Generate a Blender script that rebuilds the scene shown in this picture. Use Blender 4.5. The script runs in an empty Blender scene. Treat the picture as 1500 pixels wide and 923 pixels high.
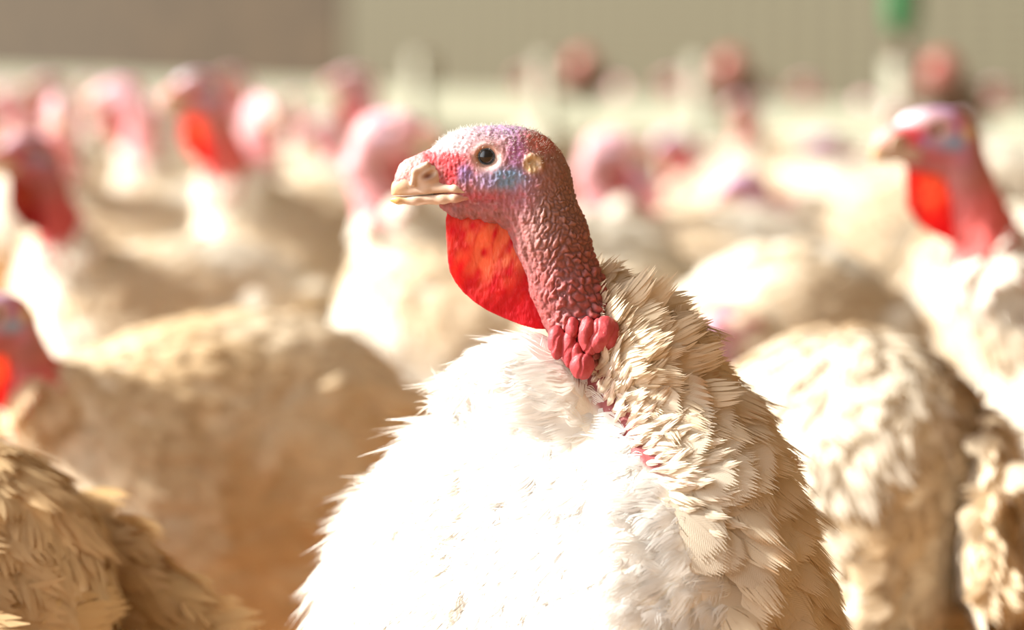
import bpy, math, random
import numpy as np
import openvdb
from mathutils import Vector, Matrix, kdtree

# ------------------------------------------------------------------ camera, world, sun, exposure
SC = bpy.context.scene
SC.view_settings.view_transform = 'Standard'
SC.view_settings.look = 'None'
SC.view_settings.gamma = 1.0
SC.view_settings.use_curve_mapping = False
SC.view_settings.exposure = 0.0
SC.cycles.max_bounces = 8
SC.cycles.transparent_max_bounces = 8

CAMZ = 0.86          # eye height of the photographer
FPX = 1500 * 100 / 36.0
HOR = 60.0           # picture row of the horizon
FOC = 2.1
cam_d = bpy.data.cameras.new('camera')
cam = bpy.data.objects.new('camera', cam_d)
SC.collection.objects.link(cam)
cam.location = (0, 0, CAMZ)
cam.rotation_euler = (math.pi / 2, 0, 0)
cam_d.lens = 100
cam_d.sensor_width = 36
cam_d.shift_y = (HOR - 461.5) / 1500
cam_d.clip_end = 100
cam_d.dof.use_dof = True
cam_d.dof.focus_distance = FOC - 0.035
cam_d.dof.aperture_fstop = 2.7
SC.camera = cam

# daylight comes in through the open long side of the barn (left, a little behind the birds)
SUN_AZ, SUN_EL, SUN_ANG, SUN_E = 181, 31, 6.0, 12.5     # azimuth: 180 = from the left, 90 = from behind the birds
WARM, WARM_S = (1.0, 0.63, 0.33), 0.36
COOL, COOL_S = (0.95, 0.98, 1.0), 3.8
COOL_DIR = (-0.96, -0.16, 0.24)

w = bpy.data.worlds.new('world')
SC.world = w
w.use_nodes = True
nt = w.node_tree
nt.nodes.clear()
n_out = nt.nodes.new('ShaderNodeOutputWorld')
n_bg = nt.nodes.new('ShaderNodeBackground')
n_tc = nt.nodes.new('ShaderNodeTexCoord')
n_dot = nt.nodes.new('ShaderNodeVectorMath'); n_dot.operation = 'DOT_PRODUCT'
n_dot.inputs[1].default_value = Vector(COOL_DIR).normalized()
n_map = nt.nodes.new('ShaderNodeMapRange'); n_map.interpolation_type = 'SMOOTHSTEP'
n_map.inputs['From Min'].default_value = 0.45
n_map.inputs['From Max'].default_value = 0.95
n_mix = nt.nodes.new('ShaderNodeMix'); n_mix.data_type = 'RGBA'
n_mix.inputs[6].default_value = tuple(c * WARM_S for c in WARM) + (1,)
n_mix.inputs[7].default_value = tuple(c * COOL_S for c in COOL) + (1,)
nt.links.new(n_tc.outputs['Generated'], n_dot.inputs[0])
nt.links.new(n_dot.outputs['Value'], n_map.inputs['Value'])
nt.links.new(n_map.outputs['Result'], n_mix.inputs[0])
nt.links.new(n_mix.outputs[2], n_bg.inputs['Color'])
nt.links.new(n_bg.outputs[0], n_out.inputs['Surface'])

sd = bpy.data.lights.new('sun', 'SUN')
sd.energy = SUN_E
sd.color = (1.0, 0.97, 0.90)
sd.angle = math.radians(SUN_ANG)
sun = bpy.data.objects.new('sun', sd)
SC.collection.objects.link(sun)
_a, _e = math.radians(SUN_AZ), math.radians(SUN_EL)
_to = Vector((math.cos(_a) * math.cos(_e), math.sin(_a) * math.cos(_e), math.sin(_e)))
sun.rotation_euler = _to.to_track_quat('Z', 'Y').to_euler()
sun.location = _to * 5

# ------------------------------------------------------------------ helpers
COL = SC.collection
PXM = FOC / FPX      # metres per picture pixel at the focus distance


def s2l(c):
    c = np.asarray(c, dtype=np.float64) / 255.0
    return np.where(c <= 0.04045, c / 12.92, ((c + 0.055) / 1.055) ** 2.4)


def tag(o, label=None, cat=None, group=None, kind=None):
    if label: o['label'] = label
    if cat: o['category'] = cat
    if group: o['group'] = group
    if kind: o['kind'] = kind
    return o


def empty(name, loc=(0, 0, 0), rz=0.0):
    o = bpy.data.objects.new(name, None)
    o.empty_display_size = 0.1
    COL.objects.link(o)
    o.location = loc
    o.rotation_euler = (0, 0, rz)
    return o


def mesh_obj(name, V, Fc, mat, parent=None, col=None, uv=None, smooth=True):
    """V (n,3), Fc (m,4) quads or list of faces -> ONE mesh object"""
    me = bpy.data.meshes.new(name)
    if isinstance(Fc, np.ndarray):
        n, m, k = len(V), len(Fc), Fc.shape[1]
        me.vertices.add(n)
        me.vertices.foreach_set('co', np.asarray(V, dtype=np.float32).ravel())
        me.loops.add(m * k)
        me.loops.foreach_set('vertex_index', Fc.astype(np.int32).ravel())
        me.polygons.add(m)
        me.polygons.foreach_set('loop_start', np.arange(0, m * k, k, dtype=np.int32))
        me.polygons.foreach_set('loop_total', np.full(m, k, dtype=np.int32))
        me.update(calc_edges=True)
    else:
        me.from_pydata([tuple(v) for v in V], [], [tuple(f) for f in Fc])
        me.update()
    if col is not None:
        a = me.color_attributes.new('tint', 'FLOAT_COLOR', 'POINT')
        c4 = np.ones((len(V), 4), dtype=np.float32)
        c4[:, :3] = col
        a.data.foreach_set('color', c4.ravel())
    if uv is not None:
        li = np.empty(len(me.loops), dtype=np.int32)
        me.loops.foreach_get('vertex_index', li)
        ul = me.uv_layers.new(name='vane')
        ul.data.foreach_set('uv', np.asarray(uv, dtype=np.float32)[li].ravel())
    me.polygons.foreach_set('use_smooth', np.full(len(me.polygons), smooth, dtype=bool))
    me.materials.append(mat)
    o = bpy.data.objects.new(name, me)
    COL.objects.link(o)
    if parent is not None:
        o.parent = parent
    return o


# --- value noise
_rng = np.random.default_rng(7)
_NT = _rng.random((32, 32, 32)).astype(np.float32)


def vnoise(p, s):
    q = np.asarray(p, dtype=np.float64) / s
    i = np.floor(q).astype(int)
    f = q - i
    f = f * f * (3 - 2 * f)
    out = 0
    for a in (0, 1):
        for b in (0, 1):
            for c in (0, 1):
                wgt = (f[..., 0] if a else 1 - f[..., 0]) * (f[..., 1] if b else 1 - f[..., 1]) * (f[..., 2] if c else 1 - f[..., 2])
                out = out + wgt * _NT[(i[..., 0] + a) % 32, (i[..., 1] + b) % 32, (i[..., 2] + c) % 32]
    return out


# --- signed distance pieces (arrays X, Y, Z)
def ell(X, Y, Z, c, r):
    r = [float(v) for v in r]
    k = np.sqrt(((X - c[0]) / r[0]) ** 2 + ((Y - c[1]) / r[1]) ** 2 + ((Z - c[2]) / r[2]) ** 2)
    return (k - 1) * min(r) * 1.0


def cone(X, Y, Z, a, b, ra, rb, sy=1.0):
    """round cone from a to b; sy squashes sideways"""
    a = np.array(a, float); b = np.array(b, float)
    ax, ay, az = X - a[0], (Y - a[1]) / sy, Z - a[2]
    d = b - a; d = d / np.array([1, sy, 1])
    L2 = float(d @ d)
    t = np.clip((ax * d[0] + ay * d[1] + az * d[2]) / L2, 0, 1)
    return np.sqrt((ax - t * d[0]) ** 2 + (ay - t * d[1]) ** 2 + (az - t * d[2]) ** 2) - (ra + (rb - ra) * t)


def smin(a, b, k):
    h = np.clip(0.5 + 0.5 * (b - a) / k, 0, 1)
    return b + (a - b) * h - k * h * (1 - h)


def smax(a, b, k):
    return -smin(-a, -b, k)


def chain(X, Y, Z, pts, k, sy=1.0):
    """pts: list of (x, y, z, r)"""
    d = None
    for p, q in zip(pts[:-1], pts[1:]):
        e = cone(X, Y, Z, p[:3], q[:3], p[3], q[3], sy)
        d = e if d is None else smin(d, e, k)
    return d


def mesh_sdf(fn, lo, hi, vox):
    lo = np.array(lo, float); hi = np.array(hi, float)
    n = np.ceil((hi - lo) / vox).astype(int) + 1
    D = np.empty(tuple(n), dtype=np.float32)
    ys = (lo[1] + np.arange(n[1]) * vox).astype(np.float32)
    zs = (lo[2] + np.arange(n[2]) * vox).astype(np.float32)
    Y, Z = np.meshgrid(ys, zs, indexing='ij')
    step = max(1, int(400000 / (n[1] * n[2])))
    for i in range(0, n[0], step):
        xs = (lo[0] + np.arange(i, min(i + step, n[0])) * vox).astype(np.float32)
        D[i:i + step] = fn(xs[:, None, None], Y[None], Z[None])
    D /= vox
    D = np.clip(D, -3, 3)
    for ax in range(3):       # close the shape at the grid's border
        s = [slice(None)] * 3
        for e in (0, -1):
            s[ax] = e
            D[tuple(s)] = np.maximum(D[tuple(s)], 0.5)
    g = openvdb.FloatGrid(3.0)
    g.copyFromArray(np.ascontiguousarray(D))
    p, q = g.convertToQuads()
    V = np.asarray(p, dtype=np.float64) * vox + lo
    Q = np.asarray(q, dtype=np.int64)
    return V, Q


def orient(V, Q):
    a, b, c, d = (V[Q[:, i]] for i in range(4))
    nrm = np.cross(c - a, d - b)
    vol = (nrm * ((a + b + c + d) / 4 - V.mean(0))).sum()
    return Q if vol > 0 else Q[:, ::-1].copy()


def vnormals(V, Q):
    a, b, c, d = (V[Q[:, i]] for i in range(4))
    n = np.cross(c - a, d - b)
    N = np.zeros_like(V)
    for i in range(4):
        np.add.at(N, Q[:, i], n)
    return N / (np.linalg.norm(N, axis=1, keepdims=True) + 1e-12)


def join(parts):
    Vs, Qs, Cs, o = [], [], [], 0
    for V, Q, C in parts:
        Vs.append(V); Qs.append(Q + o); Cs.append(C); o += len(V)
    return np.concatenate(Vs), np.concatenate(Qs), np.concatenate(Cs)


def scatter(V, Q, N, keep, radius, ncand, rng):
    """spaced points on a surface where keep(P) holds -> P, N"""
    a, b, c, d = (V[Q[:, i]] for i in range(4))
    area = np.linalg.norm(np.cross(c - a, d - b), axis=1)
    ctr = (a + b + c + d) / 4
    m = keep(ctr)
    idx = np.nonzero(m)[0]
    if len(idx) == 0:
        return np.zeros((0, 3)), np.zeros((0, 3))
    pr = area[idx] / area[idx].sum()
    pick = rng.choice(idx, size=ncand, p=pr)
    r1, r2 = rng.random((2, ncand, 1))
    pos = (a[pick] * (1 - r1) + b[pick] * r1) * (1 - r2) + (d[pick] * (1 - r1) + c[pick] * r1) * r2
    nn = (N[Q[pick, 0]] + N[Q[pick, 1]] + N[Q[pick, 2]] + N[Q[pick, 3]])
    nn /= np.linalg.norm(nn, axis=1, keepdims=True) + 1e-12
    grid = {}
    out = []
    r2_ = radius * radius
    cell = np.floor(pos / radius).astype(int)
    pl = pos.tolist(); cl = cell.tolist()
    for k in range(ncand):
        x, y, z = pl[k]; cx, cy, cz = cl[k]
        ok = True
        for i in (-1, 0, 1):
            for j in (-1, 0, 1):
                for l in (-1, 0, 1):
                    for (ux, uy, uz) in grid.get((cx + i, cy + j, cz + l), ()):
                        if (ux - x) ** 2 + (uy - y) ** 2 + (uz - z) ** 2 < r2_:
                            ok = False; break
                    if not ok: break
                if not ok: break
            if not ok: break
        if ok:
            grid.setdefault((cx, cy, cz), []).append((x, y, z))
            out.append(k)
    return pos[out], nn[out]


def feathers(P, N, F, L, W, lift, curl, col, rng, K=12, R=6, fringe=0.22, cup=0.12, split=0.62, point=0.0, wavy=0.03, dirty=None):
    """n feathers: each a cupped, bent vane of K barb strips with a ragged tip"""
    n = len(P)
    L = np.broadcast_to(L, (n,)); W = np.broadcast_to(W, (n,))
    lift = np.broadcast_to(lift, (n,)); curl = np.broadcast_to(curl, (n,))
    F = F - N * (F * N).sum(1, keepdims=True)
    F /= np.linalg.norm(F, axis=1, keepdims=True) + 1e-9
    S = np.cross(F, N)
    v = np.linspace(0, 1, R)
    ue = np.linspace(-1, 1, K + 1)
    uc = (ue[:-1] + ue[1:]) / 2
    tl = 1 - 0.24 * np.abs(uc[None]) ** 2.2 - point * np.abs(uc[None]) - fringe * rng.random((n, K))
    taper = 1 - 0.9 * (np.clip(v - split, 0, 1) / (1 - split)) ** 1.3
    prof = np.clip(v / 0.55, 0, 1) ** 0.75 * (1 - 0.1 * np.clip((v - .7) / .3, 0, 1))
    hw = np.diff(ue)[0] / 2
    u = uc[:, None, None] + hw * taper[None, :, None] * np.array([-1, 1.0])[None, None, :] * 1.05   # K,R,2
    skew = rng.normal(0, 0.12, (n, 1, 1))
    wave = rng.normal(0, wavy, (n, K))
    al = L[:, None, None] * v[None, None, :] * tl[:, :, None]                                     # n,K,R
    x = W[:, None, None, None] * 0.5 * u[None] * prof[None, None, :, None]                         # n,K,R,2
    x = x + (skew * al * v[None, None, :])[..., None]
    zz = lift[:, None, None] * al - curl[:, None, None] * al ** 2 / L[:, None, None] + wave[:, :, None] * al * v[None, None, :]
    zz = zz[..., None] - cup * W[:, None, None, None] * u[None] ** 2 * prof[None, None, :, None]
    pos = (P[:, None, None, None, :] + F[:, None, None, None, :] * al[..., None, None] +
           S[:, None, None, None, :] * x[..., None] + N[:, None, None, None, :] * zz[..., None])
    nv = n * K * R * 2
    V = pos.reshape(nv, 3)
    base = (np.arange(n * K) * R * 2)[:, None]
    r = np.arange(R - 1)[None, :] * 2
    b = base + r
    Q = np.stack([b, b + 1, b + 3, b + 2], -1).reshape(-1, 4)
    uv = np.empty((n, K, R, 2, 2))
    uv[..., 0] = (u[None] + 1) / 2
    uv[..., 1] = v[None, None, :, None]
    C = np.broadcast_to(np.asarray(col)[:, None, None, None, :], (n, K, R, 2, 3)).copy()
    if dirty is not None:      # stained tips
        m = (dirty[:, None, None, None] * np.clip((v - .6) / .3, 0, 1)[None, None, :, None] * (rng.random((n, K)) < .6)[:, :, None, None])[..., None]
        C = C * (1 - m) + s2l((190, 140, 84)) * m
    C = C.reshape(nv, 3)
    return V, Q, C, uv.reshape(nv, 2)


# ------------------------------------------------------------------ materials
def new_mat(name):
    m = bpy.data.materials.new(name)
    m.use_nodes = True
    t = m.node_tree
    t.nodes.clear()
    return m, t, t.nodes.new('ShaderNodeOutputMaterial')


def feather_mat():
    m, t, out = new_mat('white_feather')
    at = t.nodes.new('ShaderNodeAttribute'); at.attribute_name = 'tint'
    uv = t.nodes.new('ShaderNodeUVMap'); uv.uv_map = 'vane'
    sep = t.nodes.new('ShaderNodeSeparateXYZ')
    t.links.new(uv.outputs[0], sep.inputs[0])
    # barbs run outward from the shaft: stripes of v - |u - .5|
    sub = t.nodes.new('ShaderNodeMath'); sub.operation = 'SUBTRACT'; sub.inputs[1].default_value = 0.5
    ab = t.nodes.new('ShaderNodeMath'); ab.operation = 'ABSOLUTE'
    ml = t.nodes.new('ShaderNodeMath'); ml.operation = 'MULTIPLY'; ml.inputs[1].default_value = -1.1
    ad = t.nodes.new('ShaderNodeMath'); ad.operation = 'ADD'
    t.links.new(sep.outputs[0], sub.inputs[0]); t.links.new(sub.outputs[0], ab.inputs[0])
    t.links.new(ab.outputs[0], ml.inputs[0]); t.links.new(ml.outputs[0], ad.inputs[0]); t.links.new(sep.outputs[1], ad.inputs[1])
    sn = t.nodes.new('ShaderNodeMath'); sn.operation = 'MULTIPLY'; sn.inputs[1].default_value = 150
    si = t.nodes.new('ShaderNodeMath'); si.operation = 'SINE'
    t.links.new(ad.outputs[0], sn.inputs[0]); t.links.new(sn.outputs[0], si.inputs[0])
    bp = t.nodes.new('ShaderNodeBump'); bp.inputs['Strength'].default_value = 0.15; bp.inputs['Distance'].default_value = 0.0004
    t.links.new(si.outputs[0], bp.inputs['Height'])
    df = t.nodes.new('ShaderNodeBsdfDiffuse')
    tr = t.nodes.new('ShaderNodeBsdfTranslucent')
    mx = t.nodes.new('ShaderNodeMixShader'); mx.inputs[0].default_value = 0.33
    for s in (df, tr):
        t.links.new(at.outputs['Color'], s.inputs['Color'])
    t.links.new(bp.outputs[0], df.inputs['Normal'])
    t.links.new(df.outputs[0], mx.inputs[1]); t.links.new(tr.outputs[0], mx.inputs[2])
    t.links.new(mx.outputs[0], out.inputs['Surface'])
    return m


def skin_mat(name='turkey_skin', rough=0.56, bump=0.3, scale=700, sss=0.12):
    m, t, out = new_mat(name)
    at = t.nodes.new('ShaderNodeAttribute'); at.attribute_name = 'tint'
    p = t.nodes.new('ShaderNodeBsdfPrincipled')
    p.inputs['Roughness'].default_value = rough
    p.inputs['Specular IOR Level'].default_value = 0.35
    p.inputs['Subsurface Weight'].default_value = sss
    p.inputs['Subsurface Scale'].default_value = 0.004
    p.inputs['Subsurface Radius'].default_value = (1, .3, .2)
    no = t.nodes.new('ShaderNodeTexNoise'); no.inputs['Scale'].default_value = scale; no.inputs['Detail'].default_value = 2
    tc = t.nodes.new('ShaderNodeTexCoord')
    bp = t.nodes.new('ShaderNodeBump'); bp.inputs['Strength'].default_value = bump; bp.inputs['Distance'].default_value = 0.001
    t.links.new(tc.outputs['Object'], no.inputs['Vector'])
    t.links.new(no.outputs[0], bp.inputs['Height'])
    t.links.new(bp.outputs[0], p.inputs['Normal'])
    t.links.new(at.outputs['Color'], p.inputs['Base Color'])
    t.links.new(p.outputs[0], out.inputs['Surface'])
    return m


def dewlap_mat():
    m, t, out = new_mat('thin_red_skin')
    at = t.nodes.new('ShaderNodeAttribute'); at.attribute_name = 'tint'
    tc = t.nodes.new('ShaderNodeTexCoord')
    no = t.nodes.new('ShaderNodeTexNoise'); no.inputs['Scale'].default_value = 300; no.inputs['Detail'].default_value = 3
    mp = t.nodes.new('ShaderNodeMapping'); mp.inputs['Rotation'].default_value = (0, 0.6, 0); mp.inputs['Scale'].default_value = (2.2, 1, .8)
    t.links.new(tc.outputs['Object'], mp.inputs[0]); t.links.new(mp.outputs[0], no.inputs['Vector'])
    bp = t.nodes.new('ShaderNodeBump'); bp.inputs['Strength'].default_value = 0.5; bp.inputs['Distance'].default_value = 0.0015
    t.links.new(no.outputs[0], bp.inputs['Height'])
    df = t.nodes.new('ShaderNodeBsdfPrincipled'); df.inputs['Roughness'].default_value = 0.45
    df.inputs['Specular IOR Level'].default_value = 0.3
    tr = t.nodes.new('ShaderNodeBsdfTranslucent')
    mx = t.nodes.new('ShaderNodeMixShader'); mx.inputs[0].default_value = 0.62
    t.links.new(at.outputs['Color'], df.inputs['Base Color']); t.links.new(at.outputs['Color'], tr.inputs['Color'])
    t.links.new(bp.outputs[0], df.inputs['Normal']); t.links.new(bp.outputs[0], tr.inputs['Normal'])
    t.links.new(df.outputs[0], mx.inputs[1]); t.links.new(tr.outputs[0], mx.inputs[2])
    t.links.new(mx.outputs[0], out.inputs['Surface'])
    return m


def plain(name, rgb, rough=0.5, spec=0.5, metal=0.0, noise=None, nscale=20):
    m, t, out = new_mat(name)
    p = t.nodes.new('ShaderNodeBsdfPrincipled')
    p.inputs['Roughness'].default_value = rough
    p.inputs['Specular IOR Level'].default_value = spec
    p.inputs['Metallic'].default_value = metal
    c = tuple(s2l(rgb)) + (1,)
    if noise is None:
        p.inputs['Base Color'].default_value = c
    else:
        tc = t.nodes.new('ShaderNodeTexCoord')
        no = t.nodes.new('ShaderNodeTexNoise'); no.inputs['Scale'].default_value = nscale; no.inputs['Detail'].default_value = 5
        cr = t.nodes.new('ShaderNodeValToRGB')
        cr.color_ramp.elements[0].position = 0.35; cr.color_ramp.elements[1].position = 0.65
        cr.color_ramp.elements[0].color = c
        cr.color_ramp.elements[1].color = tuple(s2l(noise)) + (1,)
        t.links.new(tc.outputs['Object'], no.inputs['Vector']); t.links.new(no.outputs[0], cr.inputs[0])
        t.links.new(cr.outputs[0], p.inputs['Base Color'])
    t.links.new(p.outputs[0], out.inputs['Surface'])
    return m


def curtain_mat():
    """woven barn curtain: fine vertical and horizontal threads"""
    m, t, out = new_mat('woven_curtain')
    tc = t.nodes.new('ShaderNodeTexCoord')
    p = t.nodes.new('ShaderNodeBsdfPrincipled'); p.inputs['Roughness'].default_value = 0.8
    w1 = t.nodes.new('ShaderNodeTexWave'); w1.bands_direction = 'X'; w1.inputs['Scale'].default_value = 3.2; w1.inputs['Distortion'].default_value = 0.6
    w2 = t.nodes.new('ShaderNodeTexWave'); w2.bands_direction = 'Z'; w2.inputs['Scale'].default_value = 6; w2.inputs['Distortion'].default_value = 0.3
    ad = t.nodes.new('ShaderNodeMath'); ad.operation = 'MULTIPLY'
    t.links.new(tc.outputs['Object'], w1.inputs['Vector']); t.links.new(tc.outputs['Object'], w2.inputs['Vector'])
    t.links.new(w1.outputs['Fac'], ad.inputs[0]); t.links.new(w2.outputs['Fac'], ad.inputs[1])
    cr = t.nodes.new('ShaderNodeValToRGB')
    cr.color_ramp.elements[0].color = tuple(s2l((62, 55, 35))) + (1,)
    cr.color_ramp.elements[1].color = tuple(s2l((84, 81, 58))) + (1,)
    t.links.new(ad.outputs[0], cr.inputs[0]); t.links.new(cr.outputs[0], p.inputs['Base Color'])
    t.links.new(p.outputs[0], out.inputs['Surface'])
    return m


M_FEATHER = feather_mat()
M_SKIN = skin_mat()
M_BARE = skin_mat('bare_skin', 0.5, 0.1, 200, 0.0)
M_CAR = skin_mat('caruncle_skin', 0.5, 0.35, 500, 0.1)
M_DEW = dewlap_mat()
M_BEAK = skin_mat('horn', 0.38, 0.12, 260, 0.1)
M_EYE = plain('dark_eye', (14, 18, 24), 0.06, 0.8)
M_IRIS = plain('grey_iris', (70, 84, 96), 0.12, 0.6)
M_HAIR = plain('white_bristle', (235, 232, 228), 0.6)
M_LEG = plain('scaly_leg', (206, 150, 140), 0.55, noise=(222, 176, 160), nscale=120)
M_LITTER = plain('wood_shaving_litter', (136, 92, 50), 0.95, 0.1, noise=(160, 118, 72), nscale=9)
M_BOARD = plain('weathered_board', (54, 45, 33), 0.85, 0.2, noise=(66, 54, 39), nscale=3)
M_RAIL = plain('galvanised_sheet', (116, 117, 100), 0.7, 0.3, noise=(134, 134, 114), nscale=4)
M_CURT = curtain_mat()
M_POST = plain('white_post', (150, 149, 132), 0.7, 0.3)
M_RED = plain('red_plastic', (150, 78, 66), 0.45)
M_DARK = plain('dark_plastic', (96, 70, 50), 0.6)
M_GREEN = plain('green_plastic', (50, 112, 68), 0.5)

# ------------------------------------------------------------------ the head, in picture units (x = column, y = depth, z = row, row grows downward)


def head_sdf(X, Y, Z, fine=True):
    A = np.abs(Y)
    d = ell(X, Y, Z, (726, 0, 244), (78, 45, 60))
    d = smin(d, ell(X, Y, Z, (764, 0, 262), (70, 43, 70)), 14)
    d = smin(d, ell(X, Y, Z, (688, 0, 238), (58, 36, 48)), 12)
    d = smin(d, chain(X, Y, Z, [(660, 0, 244, 28), (626, 0, 250, 26), (605, 0, 255, 22), (592, 0, 265, 15)], 8, 0.85), 12)
    d = smin(d, ell(X, Y, Z, (700, 0, 278), (62, 31, 30)), 14)
    d = smin(d, chain(X, Y, Z, [(650, 0, 301, 6), (672, 0, 306, 13), (720, 0, 302, 21), (765, 0, 304, 26)], 10), 12)
    if fine:
        # eye: socket, swollen lid ring, pouch below, ear ring, cheek folds
        r = np.sqrt((X - 713) ** 2 + (Z - 228) ** 2)
        d = smin(d, ell(X, A, Z, (738, 34, 258), (32, 12, 21)), 10)
        d = smin(d, ell(X, A, Z, (682, 27, 251), (15, 9, 15)), 6)
        d = smax(d, -ell(X, A, Z, (713, 46, 228), (19, 15, 17)), 6)
        d = smin(d, np.sqrt((r - 17.5) ** 2 + (A - 35.5) ** 2) - 3.4, 3)
        re = np.sqrt((X - 780) ** 2 + (Z - 238) ** 2)
        d = smin(d, np.sqrt((re - 11) ** 2 + (A - 40.5) ** 2) - 4.2, 4)
        d = smin(d, ell(X, A, Z, (780, 38, 238), (9, 4, 9)), 3)
        for p, q, rad in (((789, 38, 262), (768, 36, 318), 2.2), ((764, 38, 262), (738, 33, 296), 2.0)):
            d = smin(d, cone(X, A, Z, p, q, rad, rad * .7), 3.5)
    return d


def neck_top(X, Y, Z):
    d = chain(X, Y, Z, [(780, 0, 272, 53), (806, 0, 345, 51), (833, 0, 425, 48), (858, 0, 490, 52)], 12, 0.9)
    return smin(d, chain(X, Y, Z, [(752, 0, 292, 26), (782, 0, 350, 30), (806, 0, 420, 30), (818, 0, 462, 24)], 10), 10)


# (column, row, rx, ry, sRGB, strength)
BLOBS = [
    (820, 285, 60, 90, (172, 124, 106), 1.0),
    (790, 300, 40, 40, (176, 112, 112), 0.8),
    (735, 292, 60, 24, (188, 112, 128), 0.8),
    (720, 314, 70, 12, (182, 120, 122), 0.8),
    (700, 194, 66, 18, (232, 222, 234), 1.0),
    (660, 212, 34, 16, (240, 232, 238), 1.0),
    (738, 188, 38, 12, (178, 148, 196), 0.9),
    (795, 204, 34, 16, (212, 112, 92), 0.9),
    (713, 228, 44, 38, (208, 148, 156), 0.9),
    (757, 226, 13, 32, (196, 128, 182), 0.9),
    (770, 265, 22, 34, (190, 130, 160), 0.6),
    (742, 259, 28, 16, (140, 168, 204), 1.2),
    (712, 262, 16, 12, (176, 150, 190), 0.9),
    (681, 251, 13, 15, (158, 128, 178), 1.1),
    (648, 232, 40, 12, (216, 78, 84), 1.1),
    (600, 246, 20, 26, (236, 176, 170), 1.1),  # pale snout front, light on the tip painted into the skin
    (661, 252, 10, 22, (208, 66, 76), 1.1),
    (630, 258, 20, 10, (214, 84, 84), 0.9),
    (713, 228, 19, 18, (228, 188, 170), 1.3),
    (700, 288, 30, 7, (196, 92, 104), 0.9),
    (780, 238, 12, 12, (226, 190, 146), 1.8),
    (833, 440, 60, 70, (176, 86, 80), 1.0),
]


def head_colour(x, y, z):
    c = np.tile(s2l((180, 116, 118)), (len(x), 1))
    for bx, bz, rx, rz, rgb, st in BLOBS:
        k = ((x - bx) / rx) ** 2 + ((z - bz) / rz) ** 2
        wgt = np.clip(st * np.exp(-(k ** 1.6) * 0.8), 0, 1)[:, None]
        c = c * (1 - wgt) + s2l(rgb) * wgt
    return c


DEW = [(657, 300), (652, 322), (653, 350), (655, 378), (658, 398), (666, 414), (678, 429), (694, 443), (714, 456), (738, 467),
       (762, 476), (784, 482), (800, 483), (812, 478), (822, 460), (832, 430), (830, 380), (806, 320), (770, 296), (710, 286), (675, 288)]


def poly_sd(X, Z, poly):
    d = None
    inside = np.zeros(X.shape, bool)
    n = len(poly)
    for i in range(n):
        ax, az = poly[i]; bx, bz = poly[(i + 1) % n]
        ex, ez = bx - ax, bz - az
        px, pz = X - ax, Z - az
        t = np.clip((px * ex + pz * ez) / (ex * ex + ez * ez), 0, 1)
        q = (px - t * ex) ** 2 + (pz - t * ez) ** 2
        d = q if d is None else np.minimum(d, q)
        c = ((az > Z) != (bz > Z)) & (X < (bx - ax) * (Z - az) / (bz - az + 1e-9) + ax)
        inside ^= c
    d = np.sqrt(d)
    return np.where(inside, -d, d)


def dewlap_sdf(X, Y, Z):
    X2, Z2 = np.broadcast_arrays(X[:, :1, :], Z[:, :1, :])
    s = poly_sd(X2, Z2, DEW)
    th = np.clip(2.0 + 0.06 * np.maximum(-s, 0), 2, 6.5)
    wav = 3.0 * np.sin((X2 - 650) / 26) * np.clip((Z2 - 320) / 100, 0, 1) + 1.5 * np.sin((X2 + Z2) / 17)
    return smax(s, np.abs(Y - wav) - th, 4)


def dewlap_colour(V):
    x, z = V[:, 0], V[:, 2]
    c = np.tile(s2l((230, 50, 66)), (len(V), 1))
    n1 = vnoise(np.stack([x * 1.1 + z * .3, z * 0, z * .6 - x * .2], 1), 10)[:, None]
    # orange backlight through the middle, painted into the membrane colour
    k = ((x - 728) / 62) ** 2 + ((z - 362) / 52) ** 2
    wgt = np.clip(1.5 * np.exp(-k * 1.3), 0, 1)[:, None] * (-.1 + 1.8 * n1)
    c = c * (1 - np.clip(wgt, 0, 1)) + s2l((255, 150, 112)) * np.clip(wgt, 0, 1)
    vein = np.clip(1 - np.abs(((x - 660 + 6 * np.sin(z / 18)) % 27) - 13) / 2.2, 0, 1)[:, None] * np.clip((420 - z) / 60, 0, 1)[:, None]
    c = c * (1 - 0.35 * vein) + s2l((190, 40, 52)) * 0.35 * vein
    c = c * (.84 + .3 * vnoise(np.stack([x * .5 + z * .3, z * 0, z * .12 - x * .2], 1), 5)[:, None])
    rim = np.clip((z - 380) / 90, 0, 1)[:, None]
    c = c * (1 - .35 * rim) + s2l((232, 58, 66)) * .35 * rim
    return c


def upper_beak(X, Y, Z):
    A = np.abs(Y)
    d = chain(X, Y, Z, [(650, 0, 268, 17), (618, 0, 268, 19), (597, 0, 268, 17), (585, 0, 276, 10.5), (577.5, 0, 288, 4)], 8, 0.9)
    d = smin(d, chain(X, A, Z, [(697, 30, 283, 2.8), (668, 26.5, 275, 6.5), (625, 14, 276, 8), (590, 4, 283, 6)], 6), 5)
    d = smin(d, ell(X, A, Z, (629, 17, 254), (23, 11, 18)), 6)
    d = smin(d, chain(X, A, Z, [(626, 24, 240, 4.5), (609, 22, 250, 5), (605, 20, 268, 4)], 4), 3)
    d = smax(d, -cone(X, A, Z, (621, 30, 261), (635, 30, 252), 3.6, 5.2), 3)
    cut = Z - (286.0 + 0.0 * X - 5.0 * np.clip((X - 600) / 60, 0, 1) + 3.5 * np.clip((X - 665) / 30, 0, 1))
    return smax(d, cut, 2)


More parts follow.
